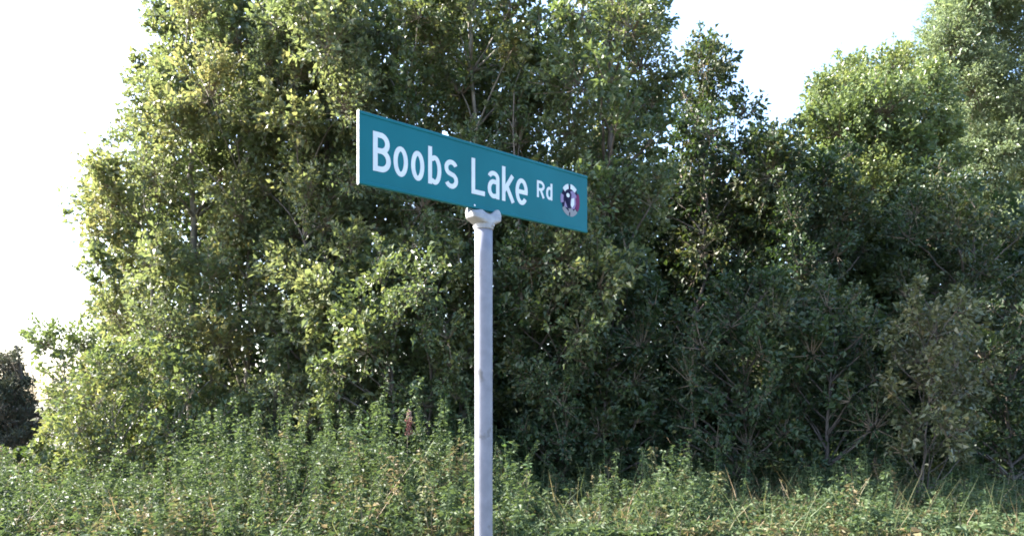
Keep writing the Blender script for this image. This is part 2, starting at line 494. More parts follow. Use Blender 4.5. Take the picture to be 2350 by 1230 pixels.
grow('elder_shrub', 'dark shrub filling the shaded corner beyond the olive sapling', 'shrub',
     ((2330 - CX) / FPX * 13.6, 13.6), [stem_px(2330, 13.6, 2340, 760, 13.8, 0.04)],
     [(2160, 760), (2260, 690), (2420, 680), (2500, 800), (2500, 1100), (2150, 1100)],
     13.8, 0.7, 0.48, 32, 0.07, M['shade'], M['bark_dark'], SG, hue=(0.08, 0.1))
grow('hazel_shrub', 'green shrub with pale glinting leaves below the sign\'s near end', 'shrub',
     ((900 - CX) / FPX * 13, 13), [stem_px(880, 13, 870, 620, 13, 0.04), stem_px(1000, 13, 1010, 640, 13.2, 0.035)],
     [(780, 640), (860, 560), (960, 530), (1060, 580), (1090, 720), (1070, 960), (820, 1000), (700, 940), (720, 760)],
     13.1, 0.9, 0.45, 46, 0.07, M['alder'], M['bark_dark'], SG, hue=(0.08, 0.15))
grow('hazel_shrub', 'sunlit shrub dotted with yellow leaves under the outer tree', 'shrub',
     ((330 - CX) / FPX * 13.4, 13.4), [stem_px(300, 13.4, 260, 860, 13.4, 0.03), stem_px(420, 13.4, 430, 820, 13.4, 0.03)],
     [(110, 930), (125, 870), (215, 820), (330, 770), (470, 820), (560, 930), (560, 1080), (400, 1140), (150, 1120), (80, 1030)],
     13.4, 0.9, 0.44, 48, 0.066, M['alder'], M['bark'], SG, hue=(0.12, 0.2))
grow('hazel_shrub', 'small bluish-green bush poking out beneath the outer tree against the pale sky', 'shrub',
     ((150 - CX) / FPX * 17, 17), [stem_px(160, 17, 140, 790, 17, 0.04)],
     [(68, 765), (110, 742), (180, 735), (250, 790), (260, 900), (180, 960), (110, 900), (90, 840)],
     17, 0.7, 0.40, 22, 0.07, M['alder'], M['bark'], SG, spray=0.8)
grow('hazel_shrub', 'yellow-tinged shrub clump low behind the weeds, midway between outer tree and post', 'shrub',
     ((690 - CX) / FPX * 13.6, 13.6), [stem_px(640, 13.6, 640, 880, 13.6, 0.03), stem_px(780, 13.6, 790, 890, 13.6, 0.025)],
     [(540, 900), (620, 850), (720, 880), (800, 860), (880, 890), (880, 980), (800, 1040), (560, 1060)],
     13.6, 0.7, 0.36, 34, 0.066, M['poplar'], M['bark_dark'], SG, hue=(0.2, 0.2))
grow('cedar_tree', 'dark brownish evergreen at the frame\'s lower left edge with a bare spike top', 'tree',
     ((36 - CX) / FPX * 21, 21), [stem_px(36, 21, 37, 792, 21, 0.10), stem_px(-60, 21, -60, 830, 21, 0.10)],
     [(-220, 870), (-60, 820), (0, 826), (22, 806), (37, 790), (50, 815), (58, 850), (84, 880), (76, 930), (104, 990), (110, 1085), (-220, 1095)],
     21, 1.5, 0.40, 130, 0.085, M['cedar'], M['bark_dark'], TG, hue=(0.25, 0.25), spray=1.0, leaf_w=0.4, dens=1.1, up=1.2)
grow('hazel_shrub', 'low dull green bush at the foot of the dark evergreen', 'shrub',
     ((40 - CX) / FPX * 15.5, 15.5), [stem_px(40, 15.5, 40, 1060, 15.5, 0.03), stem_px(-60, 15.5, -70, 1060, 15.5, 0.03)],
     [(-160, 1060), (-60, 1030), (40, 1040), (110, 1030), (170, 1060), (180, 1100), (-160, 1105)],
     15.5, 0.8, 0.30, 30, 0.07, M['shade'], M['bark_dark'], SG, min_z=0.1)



def woodland():
    """the depth of the wood behind the front trees: leaves and trunks that read as one dark mass"""
    LP, LD, LN = [], [], []
    topx = [-150, 130, 240, 330, 500, 900, 1300, 1480, 1540, 1640, 1740, 1850, 2000, 2200, 2500]
    topy = [930, 930, 620, 260, 0, -30, -10, 130, 300, 360, 360, 330, 330, 420, 420]
    nb = 4500
    for _ in range(nb):
        y = 18.0 + 3.2 * rng.random()
        px = 190 + 2310 * rng.random()
        ty = np.interp(px, topx, topy) + 60
        if 200 < px < 330: ty += 120
        py = ty + (1085 - ty) * rng.random()
        if nb * 0.60 < _ <= nb * 0.72:
            px = 1100 + 700 * rng.random(); py = 420 + 600 * rng.random()
        if _ > nb * 0.72:
            py = 880 + 205 * rng.random(); y = 17.0 + 4.5 * rng.random()
        c = at(px, py, y)
        if c[2] < 0.1: continue
        n = 31
        pos = c + rng.normal(0, 0.30, (n, 3))
        LP.append(pos); LD.append(rng.normal(0, 1, (n, 3))); LN.append(rng.normal(0, 0.6, (n, 3)) + np.array([0, -0.2, 0.8]))
    P = np.concatenate(LP); n = len(P)
    L = 0.13 + 0.10 * rng.random(n)
    V, F = leaf_arrays(P, np.concatenate(LD), np.concatenate(LN), L, L * 0.7)
    rn = np.repeat(np.clip(rng.normal(0.45, 0.28, n), 0, 1), 2); hu = np.repeat(np.clip(rng.normal(0.0, 0.12, n), 0, 1), 2)
    BP, BR = [], []
    for _ in range(46):
        y = 18.2 + 2.8 * rng.random(); px = 300 + 2100 * rng.random()
        t = at(px + rng.normal(0, 40), np.interp(px, topx, topy) + 120, y)
        b = np.array([(px - CX) / FPX * y, y, 0.0])
        BP.append(curve_pts(b, t, 7, 0.03)); BR.append(np.linspace(0.09, 0.02, 7))
    Vb, Fb = tubes(BP, BR, 6)
    mi = np.concatenate([np.zeros(len(F), int), np.ones(len(Fb), int)])
    F = np.concatenate([F, Fb + len(V)]); V = np.concatenate([V, Vb]); z = np.zeros(len(Fb))
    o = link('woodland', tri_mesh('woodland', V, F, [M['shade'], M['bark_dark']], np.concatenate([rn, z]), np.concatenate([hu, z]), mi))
    tag(o, 'dark depth of the wood glimpsed between the front trees', 'woodland', kind='stuff')
    LEAVES[0] += n


woodland()


# ------------------------------------------------------------------ weeds, undergrowth and grass
def undergrowth():
    """tangled low weeds under and before the trees: stems with opposite leaves, too many to count"""
    LP, LD, LN, LL, LR, LH, BP, BR = [], [], [], [], [], [], [], []
    BM = []
    n = 6800
    for q in range(n):
        kind = rng.choice(4, p=[0.30, 0.42, 0.22, 0.06])      # spire, bushy, broad-leaved, dead stalk
        y = 8.3 + 6.9 * rng.random() ** 1.15
        x = (rng.random() * 2 - 1) * (0.70 * y)
        pxx = CX + x / y * FPX
        # height of the weed mass along the bank
        topy = np.interp(pxx, [-100, 0, 120, 300, 480, 620, 760, 900, 1060, 1180, 1290, 1400, 1500, 1600, 1700, 1900, 2000, 2100, 2200, 2400],
                         [1060, 1065, 1090, 1050, 1025, 985, 1015, 970, 965, 1015, 1090, 1050, 1025, 1030, 1070, 1060, 1030, 1080, 1060, 1095])
        zt = CAM_H + (HORIZON - topy - np.interp(pxx, [700, 1200], [10, 30])) / FPX * 12.0
        f = np.clip((y - 7.0) / 3.4, 0.40, 1.0)
        lump = 0.6 * math.sin(x * 2.3 + 1.7 * y) * math.cos(y * 2.9 - x) + 0.7 * math.sin(x * 0.9 + 2.1 + 0.5 * y) * math.sin(y * 1.1 + 0.6 * x)
        h = zt * f * {0: 0.55 + 1.0 * rng.random() ** 1.6 + 0.4 * lump, 1: 0.36 + 0.5 * rng.random() + 0.42 * lump,
                      2: 0.30 + 0.4 * rng.random() + 0.25 * lump, 3: 0.5 + 0.8 * rng.random()}[int(kind)]
        h = max(0.14, h)
        if abs(pxx - 937) < 40 and y < 11.8:
            h = min(h, 0.82 * f)
        z0 = float(ground_z(x, y))
        lean = rng.normal(0, (0.11, 0.26, 0.3, 0.3)[kind], 2) * h
        p = curve_pts((x, y, z0 - 0.02), (x + lean[0], y + lean[1], z0 + h), 5, 0.07)
        BP.append(p[::2]); BR.append(np.linspace(0.0055, 0.002, 3)); BM.append(2 if kind == 3 else 1)
        nl = int((14 + 46 * h) * (1.0 if y < 13.5 else 0.6) * (1.0, 1.0, 0.5, 0.25)[kind])
        t = (0.35 if kind == 0 else 0.12) + (0.65 if kind == 0 else 0.88) * rng.random(nl) ** 0.8
        ti = t * 4; i0 = np.minimum(ti.astype(int), 3)
        pos = p[i0] + (p[i0 + 1] - p[i0]) * (ti - i0)[:, None]
        an = rng.random(nl) * 2 * math.pi
        D = np.stack([np.cos(an), np.sin(an), 0.9 * rng.random(nl) - 0.5], -1)
        pos = pos + D * (0.01 + (0.05, 0.11, 0.10, 0.04)[kind] * rng.random((nl, 1))) * (1.25 - t)[:, None]
        N = norm(rng.normal(0, 0.6, (nl, 3)) + D * 0.5 + np.array([0, 0, 0.8]))
        LP.append(pos); LD.append(D); LN.append(N)
        LL.append((0.030 + 0.045 * rng.random(nl)) * (0.7 + 0.7 * rng.random()) * (1.0 if y < 13.5 else 1.4) * (1.0, 1.0, 1.75, 0.8)[kind])
        b = rng.normal(0, 0.28)
        LR.append(np.clip(rng.normal(0.42, 0.25, nl) + b, 0, 1))
        dry = np.clip((11.2 - y) / 2.0, 0, 1) * np.clip(0.55 + 0.95 * math.sin(x * 1.3 + 0.8) * math.cos(x * 0.45 + y), 0, 1.3)
        hv = 0.25 + 0.65 * rng.random() if (kind == 3 or rng.random() < 0.03 + 0.26 * dry) else 0.05
        LH.append(np.clip(hv * (0.5 + rng.random(nl)), 0, 1))
    P = np.concatenate(LP); L = np.concatenate(LL)
    V, F = leaf_arrays(P, np.concatenate(LD), np.concatenate(LN), L, L * 0.55, 0.18, 0.22)
    rn = np.repeat(np.concatenate(LR), 2); hu = np.repeat(np.concatenate(LH), 2)
    Vb, Fb = tubes(np.array(BP), np.array(BR), 3)
    per = len(Fb) // (2 * len(BM))
    half = np.repeat(np.array(BM), per)
    mi = np.concatenate([np.zeros(len(F), int), half, half])
    F = np.concatenate([F, Fb + len(V)]); V = np.concatenate([V, Vb])
    z = np.zeros(len(Fb))
    o = link('undergrowth', tri_mesh('undergrowth', V, F, [M['weed'], M['stem'], M['dead_stem']], np.concatenate([rn, z]), np.concatenate([hu, z]), mi))
    tag(o, 'tangled knee-high green weeds covering the bank under the trees', 'undergrowth', kind='stuff')


def grass():
    n = 26000
    y = 2.0 + 10.8 * rng.random(n) ** 0.8
    x = (rng.random(n) * 2 - 1) * (0.72 * y + 0.6)
    z = ground_z(x, y)
    patch = np.sin(x * 1.7 + 1.3 * np.sin(y * 1.1)) * np.cos(y * 1.9 + x * 0.7)
    h = np.interp(y, [2, 7, 9.4, 12.8], [0.07, 0.10, 0.20, 0.30]) * (0.6 + 0.7 * rng.random(n)) * (1 + 0.3 * patch)
    tall = (y > 8.4) & (rng.random(n) < 0.06)
    h = np.where(tall, 0.35 + 0.5 * rng.random(n), h)
    an = rng.random(n) * 2 * math.pi
    D = norm(np.stack([np.cos(an) * 0.42, np.sin(an) * 0.42, np.ones(n)], -1) + rng.normal(0, 0.15, (n, 3)))
    N = norm(np.stack([-np.sin(an), np.cos(an), 0.25 * np.ones(n)], -1) + rng.normal(0, 0.3, (n, 3)))
    S = norm(np.cross(D, N)); N = norm(np.cross(S, D))
    w = (0.0025 + 0.0035 * rng.random(n))[:, None]; L = h[:, None]
    bend = (0.12 + 0.45 * rng.random(n))[:, None]
    B0 = np.stack([x, y, z - 0.01], -1)
    m1 = B0 + D * L * 0.5 + N * L * bend * 0.22
    tp = B0 + D * L * 0.92 + N * L * bend
    V = np.stack([B0 - S * w, B0 + S * w, m1 - S * w * 0.8, m1 + S * w * 0.8, tp], 1).reshape(-1, 3)
    i5 = np.arange(n)[:, None] * 5
    F = np.concatenate([i5 + np.array([[0, 1, 3]]), i5 + np.array([[0, 3, 2]]), i5 + np.array([[2, 3, 4]])], 1).reshape(-1, 3)
    rn = np.clip(rng.normal(0.5, 0.25, n), 0, 1)
    hu = np.clip(rng.normal(0.32, 0.28, n) + 0.3 * patch, 0, 1)
    o = link('grass', tri_mesh('grass', V, F, [M['grass']], np.repeat(rn, 3), np.repeat(hu, 3)))
    tag(o, 'straw-brown and green grass along the foot of the weeds', 'grass', kind='stuff')


undergrowth()
grass()


def leaf_mesh(name, w, fold, curl, k=5):
    """one weed leaf, 1 m long, pointed oval with a folded midrib, growing along +X"""
    me = bpy.data.meshes.new(name)
    vs, fs = [], []
    for i in range(k + 1):
        t = i / k
        half = w * (math.sin(math.pi * min(1, t * 0.92 + 0.04)) ** 0.8) * (1 - 0.35 * t)
        zz = 0.12 * t - curl * t * t
        vs += [(t, half, zz + fold * half), (t, 0, zz), (t, -half, zz + fold * half)]
    for i in range(k):
        a = i * 3
        fs += [(a, a + 1, a + 4, a + 3), (a + 1, a + 2, a + 5, a + 4)]
    me.from_pydata(vs, [], fs)
    me.materials.append(M['weed_obj'])
    return me


LEAF_MESHES = [leaf_mesh('weed_leaf', 0.24, 0.25, 0.45), leaf_mesh('weed_leaf_broad', 0.34, 0.2, 0.55), leaf_mesh('weed_leaf_narrow', 0.15, 0.3, 0.5)]


def weed(label, px, py, Y, h_show, leaf_len, kind, n_whorl=14, lean=0.0, per=2, group='tall weeds standing out of the undergrowth', mat=None):
    """a tall weed whose tip is at photo pixel (px, py) and depth Y; stem from the ground, leaves in pairs"""
    tip = at(px, py, Y)
    bx = tip[0] - lean
    z0 = float(ground_z(bx, Y))
    root = empty('weed_plant', (bx, Y, z0))
    tag(root, label, 'weed', group)
    O = np.array([bx, Y, z0])
    p = curve_pts((bx, Y, z0 - 0.03), tip, 9, 0.03)
    V, F = tubes([p - O], [np.linspace(0.008, 0.003, 9)], 5)
    link('stem', tri_mesh('stem', V, F, [mat or M['stem']], smooth=True), root)
    H = tip[2] - z0
    t0 = max(0.05, 1 - h_show / H)
    for i in range(n_whorl):
        t = t0 + (1 - t0) * (i + 0.5) / n_whorl
        q = t * 8; i0 = min(int(q), 7)
        pos = p[i0] + (p[i0 + 1] - p[i0]) * (q - i0) - O
        size = leaf_len * (0.55 + 0.75 * math.sin(math.pi * min(1, (1 - (t - t0) / (1 - t0)) * 0.75 + 0.12))) * (0.8 + 0.4 * rng.random())
        for s in range(per):
            o = link('leaf', LEAF_MESHES[kind], root)
            o.location = Vector([float(v) for v in pos])
            o.rotation_euler = (rng.normal(0, 0.25), -0.15 - 0.5 * (t - t0) / (1 - t0) + rng.normal(0, 0.25), i * 1.57 + s * 2 * math.pi / per + rng.normal(0, 0.25))
            o.scale = (size, size, size)
    return root


weed('tall weed with stacked sunlit leaves before the dark hollow, left of the rust-red seed head', 843, 945, 12.2, 0.75, 0.10, 0, 16)
weed('tall leafy weed reaching up close beside the left of the white post', 1022, 905, 12.0, 0.8, 0.11, 0, 16)
weed('broad-leaved weed just right of the white post', 1158, 1010, 11.4, 0.6, 0.13, 1, 9)
weed('bushy weed with drooping leaves a little right of the post base', 1212, 1062, 11.0, 0.5, 0.12, 1, 9, lean=-0.08)
weed('dark green upright weed under the sign\'s emblem end', 1385, 985, 12.4, 0.6, 0.10, 0, 13)
weed('feathery weed leaning over to the right in front of the deep shade', 1488, 1012, 12.0, 0.7, 0.09, 2, 20, lean=0.32)
weed('pale-topped weed standing tallest right of the leaning feathery weed', 1562, 1008, 11.6, 0.6, 0.10, 1, 12)
weed('thin weed next to the right of the pale-topped weed', 1642, 1030, 11.9, 0.5, 0.08, 0, 11)
weed('small-leaved weed in front of the darkest shade right of centre', 1715, 1052, 12.0, 0.45, 0.08, 0, 10)
weed('bright round-leaved weed low at the bottom edge, right of centre', 1802, 1160, 10.2, 0.35, 0.13, 1, 8)
weed('slender green weed rising in the shade left of the olive sapling', 1978, 975, 12.4, 0.8, 0.10, 0, 14)
weed('leafy weed with light top below the dark right-hand shrub', 2185, 1085, 11.2, 0.5, 0.09, 0, 12)
weed('yellow-green feathery weed under the yellow-tinged shrub', 530, 1030, 11.8, 0.6, 0.10, 2, 22, per=3)
weed('pale bluish-green weed leaning among the undergrowth midway left', 690, 985, 12.3, 0.6, 0.09, 2, 18, lean=-0.15)
weed('single weed sticking up at the bottom left corner before the dark evergreen', 30, 1070, 11.0, 0.5, 0.09, 0, 12)
weed('leafy weed tip just right of the rust-red seed head', 975, 985, 11.9, 0.5, 0.09, 0, 12)
weed('weed clump below the yellow-tinged shrub, left of the stacked-leaf weed', 772, 1018, 11.8, 0.5, 0.10, 0, 12)
weed('upright weed with paired leaves directly below the rust-red seed head', 922, 1025, 11.4, 0.5, 0.10, 0, 12)


# ------------------------------------------------------------------ reddish seed head among the weeds
def dock():
    c = at(937, 942, 11.5)
    z0 = float(ground_z(c[0], c[1]))
    root = empty('dock_plant', (c[0], c[1], z0))
    tag(root, 'rust-red dried seed head with a paler tip rising from the weeds left of the post', 'plant')
    H = c[2] - z0
    p = curve_pts((0, 0, -0.03), (0.01, 0, H), 9, 0.02)
    V, F = tubes([p], [np.linspace(0.010, 0.004, 9)], 6)
    link('stem', tri_mesh('stem', V, F, [M['dead_stem']], smooth=True), root)
    for nm, za, zb, n, R, mat in (('seed_head', H - 0.36, H - 0.12, 420, 0.062, plain_mat('rust_seed', (0.20, 0.075, 0.06), 0.8)),
                                  ('seed_tip', H - 0.13, H + 0.01, 170, 0.048, plain_mat('pale_seed', (0.34, 0.22, 0.18), 0.8))):
        t = rng.random(n); an = rng.random(n) * 2 * math.pi
        rad = R * np.sqrt(rng.random(n)) * (1 - 0.5 * t if nm == 'seed_tip' else 0.75 + 0.25 * np.sin(t * 9))
        P = np.stack([0.01 + rad * np.cos(an), rad * np.sin(an), za + (zb - za) * t], -1)
        V, F = leaf_arrays(P, rng.normal(0, 1, (n, 3)) + np.array([0, 0, 0.8]), rng.normal(0, 1, (n, 3)), np.full(n, 0.022), np.full(n, 0.018))
        o = link(nm, tri_mesh(nm, V, F, [mat]), root)
        o['kind'] = 'stuff'


dock()

# ------------------------------------------------------------------ street sign
H_B, L_B = 0.2286, 1.0667
PL = np.array([-0.480, 2.487]); PR = np.array([0.3006, 3.214])
sdir = (PR - PL) / np.linalg.norm(PR - PL)
T_POST = 0.4855
post_xy = PL + (PR - PL) * T_POST
Z_BOT = 2.2305                                    # underside of the blade


def u_px(px):
    """distance along the blade from its near end for photo pixel column px"""
    k = (px - CX) / FPX
    return L_B * (2.487 * k + 0.480) / (0.7806 - 0.727 * k)


sign = empty('street_sign', (post_xy[0], post_xy[1], 0), math.atan2(sdir[1], sdir[0]))
tag(sign, 'teal-green street name sign reading Boobs Lake Rd on a whitish round post', 'street sign')
U0 = -T_POST * L_B                                # local x of the blade's near end

m_alu = worn_mat('bare_aluminium_edge', (0.62, 0.62, 0.62), (0.8, 0.8, 0.8), 60, 0.4, metal=0.0)
m_green = worn_mat('green_sheeting', (0.001, 0.104, 0.128), (0.003, 0.128, 0.158), 5, 0.5, 0.30, 0.72, spec=0.15, bump=0.08)
m_white = worn_mat('white_sheeting', (0.52, 0.55, 0.57), (0.60, 0.63, 0.65), 30, 0.4)
m_navy = plain_mat('navy_print', (0.005, 0.004, 0.030), 0.5, spec=0.1)
m_pink = plain_mat('crimson_print', (0.13, 0.015, 0.075), 0.5, spec=0.15)
m_lilac = plain_mat('lilac_print', (0.22, 0.17, 0.30), 0.5, spec=0.15)
m_grey = plain_mat('grey_print', (0.22, 0.22, 0.24), 0.5, spec=0.15)
m_post = worn_mat('galvanised_steel', (0.150, 0.153, 0.190), (0.205, 0.208, 0.250), 26, 0.5, 0.3, 0.7, bump=0.05, spots=((0.09, 0.09, 0.10), 11.0, 0.64))
m_cast = worn_mat('cast_aluminium', (0.24, 0.24, 0.255), (0.33, 0.33, 0.345), 30, 0.55, bump=0.25)


def bm_obj(name, bm, mats, parent, smooth=False):
    me = bpy.data.meshes.new(name)
    bm.to_mesh(me); bm.free()
    for m in mats: me.materials.append(m)
    if smooth:
        me.polygons.foreach_set('use_smooth', np.ones(len(me.polygons), bool))
    return link(name, me, parent)


FACE_Y = -0.0045                                   # front face of the web (towards the camera)


def build_blade():
    # extruded profile: web with a thicker bead along top and bottom (y, z)
    hw, hb, bh = 0.0045, 0.0068, 0.011
    prof = [(-hb + 0.002, 0), (hb - 0.002, 0), (hb, 0.002), (hb, bh - 0.002), (hw, bh), (hw, H_B - bh), (hb, H_B - bh + 0.002), (hb, H_B - 0.002), (hb - 0.002, H_B),
            (-hb + 0.002, H_B), (-hb, H_B - 0.002), (-hb, H_B - bh + 0.002), (-hw, H_B - bh), (-hw, bh), (-hb, bh - 0.002), (-hb, 0.002)]
    bm = bmesh.new()
    n = len(prof)
    xs = [U0, U0 + 0.001, U0 + L_B - 0.001, U0 + L_B]
    rows = []
    for k, x in enumerate(xs):
        s = 0.82 if k in (0, 3) else 1.0
        rows.append([bm.verts.new((x, y * s, Z_BOT + z)) for y, z in prof])
    for k in range(3):
        for i in range(n):
            f = bm.faces.new((rows[k][i], rows[k + 1][i], rows[k + 1][(i + 1) % n], rows[k][(i + 1) % n]))
            f.material_index = 0
    f0 = bm.faces.new(rows[0]); f1 = bm.faces.new(rows[3][::-1])
    f0.material_index = 1; f1.material_index = 1
    bmesh.ops.recalc_face_normals(bm, faces=bm.faces)
    blade = bm_obj('blade', bm, [m_green, m_green], sign)
    # bare metal end cap seen as the bright near edge
    bm = bmesh.new()
    bmesh.ops.create_cube(bm, size=1)
    for v in bm.verts:
        v.co = Vector((U0 - 0.0008 + v.co.x * 0.0012, v.co.y * 0.0105, Z_BOT + H_B / 2 + v.co.z * (H_B + 0.004)))
    bmesh.ops.bevel(bm, geom=bm.edges[:], offset=0.0004, segments=1, affect='EDGES')
    bm_obj('end_cap', bm, [m_alu], blade)
    return blade


blade = build_blade()


def arc(cx, cy, rx, ry, a0, a1, k=22):
    return [(cx + rx * math.cos(math.radians(a0 + (a1 - a0) * i / k)), cy + ry * math.sin(math.radians(a0 + (a1 - a0) * i / k))) for i in range(k + 1)]


def stroke_faces(bm, pts, w, lift, closed=False):
    """a ribbon of width w along pts (x, z) lying just in front of the blade"""
    P = np.array(pts, float)
    if closed:
        T = np.roll(P, -1, 0) - np.roll(P, 1, 0)
    else:
        T = np.gradient(P, axis=0)
        # mitre corners properly
    T = T / np.linalg.norm(T, axis=1, keepdims=True)
    Nn = np.stack([-T[:, 1], T[:, 0]], 1)
    y = FACE_Y - 0.0006 - lift
    A = [bm.verts.new((p[0] + n_[0] * w / 2, y, p[1] + n_[1] * w / 2)) for p, n_ in zip(P, Nn)]
    B = [bm.verts.new((p[0] - n_[0] * w / 2, y, p[1] - n_[1] * w / 2)) for p, n_ in zip(P, Nn)]
    m = len(P)
    for i in range(m if closed else m - 1):
        j = (i + 1) % m
        f = bm.faces.new((A[i], A[j], B[j], B[i]))
        f.normal_update()
        if f.normal.y > 0:
            f.normal_flip()


def glyph(ch, x0, x1, zb, cap, xh, w):
    """stroke centre lines for one character, spanning x0..x1 in metres"""
    h = w / 2
    a, b = x0 + h, x1 - h
    W = b - a
    S = []
    if ch in 'BR':
        zt = zb + cap
        zm = zb + cap * (0.53 if ch == 'B' else 0.48)
        S.append(([(a, zb), (a, zt)], False))
        r1 = (zt - h - zm) / 2
        bx = a + W * 0.42
        S.append(([(a, zt - h), (bx, zt - h)] + arc(bx, zm + r1, b - bx - (0.004 if ch == 'B' else 0), r1, 90, -90) + [(bx, zm), (a, zm)], False))
        if ch == 'B':
            r2 = (zm - zb - h) / 2
            S.append(([(a, zm), (bx, zm)] + arc(bx, zb + h + r2, b - bx, r2, 90, -90) + [(a, zb + h)], False))
        else:
            S.append(([(a + W * 0.45, zm), (b, zb)], False))
    elif ch == 'o':
        cx, cz = (a + b) / 2, zb + xh / 2
        rx, rz = W / 2, xh / 2 - h
        S.append((arc(cx, cz, rx, rz, 0, 360, 40)[:-1], True))
    elif ch in 'bd':
        zt = zb + cap
        cx, cz = (a + b) / 2, zb + xh / 2
        sx = a if ch == 'b' else b
        S.append(([(sx, zb), (sx, zt)], False))
        rz = xh / 2 - h
        if ch == 'b':
            S.append(([(a, cz + rz * 0.86)] + arc(cx, cz, W / 2, rz, 115, -115, 30) + [(a, cz - rz * 0.86)], False))
        else:
            S.append(([(b, cz + rz * 0.86)] + arc(cx, cz, W / 2, rz, 65, 295, 30) + [(b, cz - rz * 0.86)], False))
    elif ch == 's':
        r = (xh - w) / 4
        cx = (a + b) / 2
        S.append((arc(cx, zb + h + 3 * r, W / 2, r, 25, 240, 26) + arc(cx, zb + h + r, W / 2, r, 60, -155, 26), False))
    elif ch == 'L':
        S.append(([(a, zb), (a, zb + cap)], False))
        S.append(([(a, zb + h), (b + h, zb + h)], False))
    elif ch == 'a':
        cx = (a + b) / 2
        S.append((arc(cx, zb + xh - h - W * 0.44, W / 2, W * 0.44, 165, 0, 20) + [(b, zb)], False))
        rz = xh * 0.29 - h * 0.3
        S.append(([(b, zb + xh * 0.60)] + arc(cx, zb + h + rz, W / 2, rz, 85, 285, 26) + [(b, zb + h * 1.4)], False))
    elif ch == 'k':
        S.append(([(a, zb), (a, zb + cap)], False))
        S.append(([(b - W * 0.05, zb + xh), (a, zb + xh * 0.36)], False))
        S.append(([(a + W * 0.32, zb + xh * 0.56), (b, zb)], False))
    elif ch == 'e':
        cx, cz = (a + b) / 2, zb + xh / 2
        rz = xh / 2 - h
        S.append((arc(cx, cz, W / 2, rz, 0, 322, 36), False))
        S.append(([(a, cz - h * 0.1), (b + h * 0.85, cz - h * 0.1)], False))
    return S


def letters():
    zb = Z_BOT + 0.0505
    cap, xh = 0.1255, 0.0985
    rows = [('B', 854, 894.5, zb, cap, xh, .0175), ('o', 901, 934, zb, cap, xh, .0162), ('o', 941.5, 971.5, zb, cap, xh, .0162), ('b', 980.5, 1010.5, zb, cap, xh, .0162),
            ('s', 1018, 1049, zb, cap, xh, .0162), ('L', 1080, 1110.5, zb, cap, xh, .0165), ('a', 1117, 1144, zb, cap, xh, .0162), ('k', 1150, 1179, zb, cap, xh, .0165),
            ('e', 1181, 1209, zb, cap, xh, .0162), ('R', 1230, 1247.5, Z_BOT + 0.0945, 0.064, 0.05, .0105), ('d', 1251, 1265.5, Z_BOT + 0.0945, 0.064, 0.05, .0105)]
    for ch, a, b, z0, c, x, w in rows:
        bm = bmesh.new()
        for i, (pts, cl) in enumerate(glyph(ch, U0 + u_px(a), U0 + u_px(b), z0, c, x, w)):
            stroke_faces(bm, pts, w, 0.00035 * i, cl)
        o = bm_obj('letter', bm, [m_white], blade)
        o['label'] = 'white letter ' + ch


letters()


def emblem():
    """round printed crest: pale scalloped disc, navy drop with a white dot, crimson flank, grey foot"""
    xa, xb = U0 + u_px(1284), U0 + u_px(1328)
    cx, cz = (xa + xb) / 2, Z_BOT + 0.495 * H_B
    rx, rz = (xb - xa) / 2, 0.064
    bm = bmesh.new()

    def fan(pts, layer, mi):
        y = FACE_Y - 0.0006 - 0.0004 * layer
        vs = [bm.verts.new((cx + p[0] * rx, y, cz + p[1] * rz)) for p in pts]
        f = bm.faces.new(vs)
        f.normal_update()
        if f.normal.y > 0: f.normal_flip()
        f.material_index = mi

    def ell(x, z, a, b, a0=0, a1=360, k=24):
        return [(x + a * math.cos(math.radians(a0 + (a1 - a0) * i / k)), z + b * math.sin(math.radians(a0 + (a1 - a0) * i / k))) for i in range(k + (a1 - a0 < 360))]

    def seg(a0, a1, r0, r1, k=10):
        return ell(0, 0, r1, r1, a0, a1, k) + ell(0, 0, r0, r0, a0, a1, k)[::-1]

    fan(ell(0, 0, 0.92, 0.92), 0, 1)                                  # navy ground
    for a0, a1, mi in ((102, 140, 0), (48, 88, 0), (215, 262, 3), (270, 318, 3), (162, 196, 4), (-38, 32, 2)):
        fan(seg(a0, a1, 0.70, 1.0), 1, mi)
    fan([(0.02, 0.55), (0.30, 0.62), (0.62, 0.38), (0.66, -0.05), (0.45, -0.48), (0.12, -0.52), (0.02, -0.2)], 2, 4)
    fan([(0.12, 0.1), (0.40, 0.2), (0.42, -0.2), (0.2, -0.44), (0.04, -0.3)], 3, 0)
    fan([(-0.55, -0.1), (-0.42, -0.28), (-0.3, -0.5), (-0.62, -0.45)], 2, 4)
    fan([(-0.58, 0.30), (-0.38, 0.52), (-0.08, 0.55), (0.12, 0.36), (0.06, 0.08), (-0.14, -0.34), (-0.36, -0.02)], 4, 1)
    fan(ell(-0.26, 0.27, 0.17, 0.13, k=16), 5, 0)
    fan([(-0.2, -0.52), (0.25, -0.48), (0.35, -0.72), (-0.1, -0.74)], 2, 3)
    fan([(0.52, 0.25), (0.74, 0.1), (0.74, -0.4), (0.5, -0.5), (0.6, -0.1)], 3, 2)
    o = bm_obj('emblem', bm, [m_white, m_navy, m_pink, m_grey, m_lilac], blade)
    o['label'] = 'small round navy, white and crimson crest'


emblem()


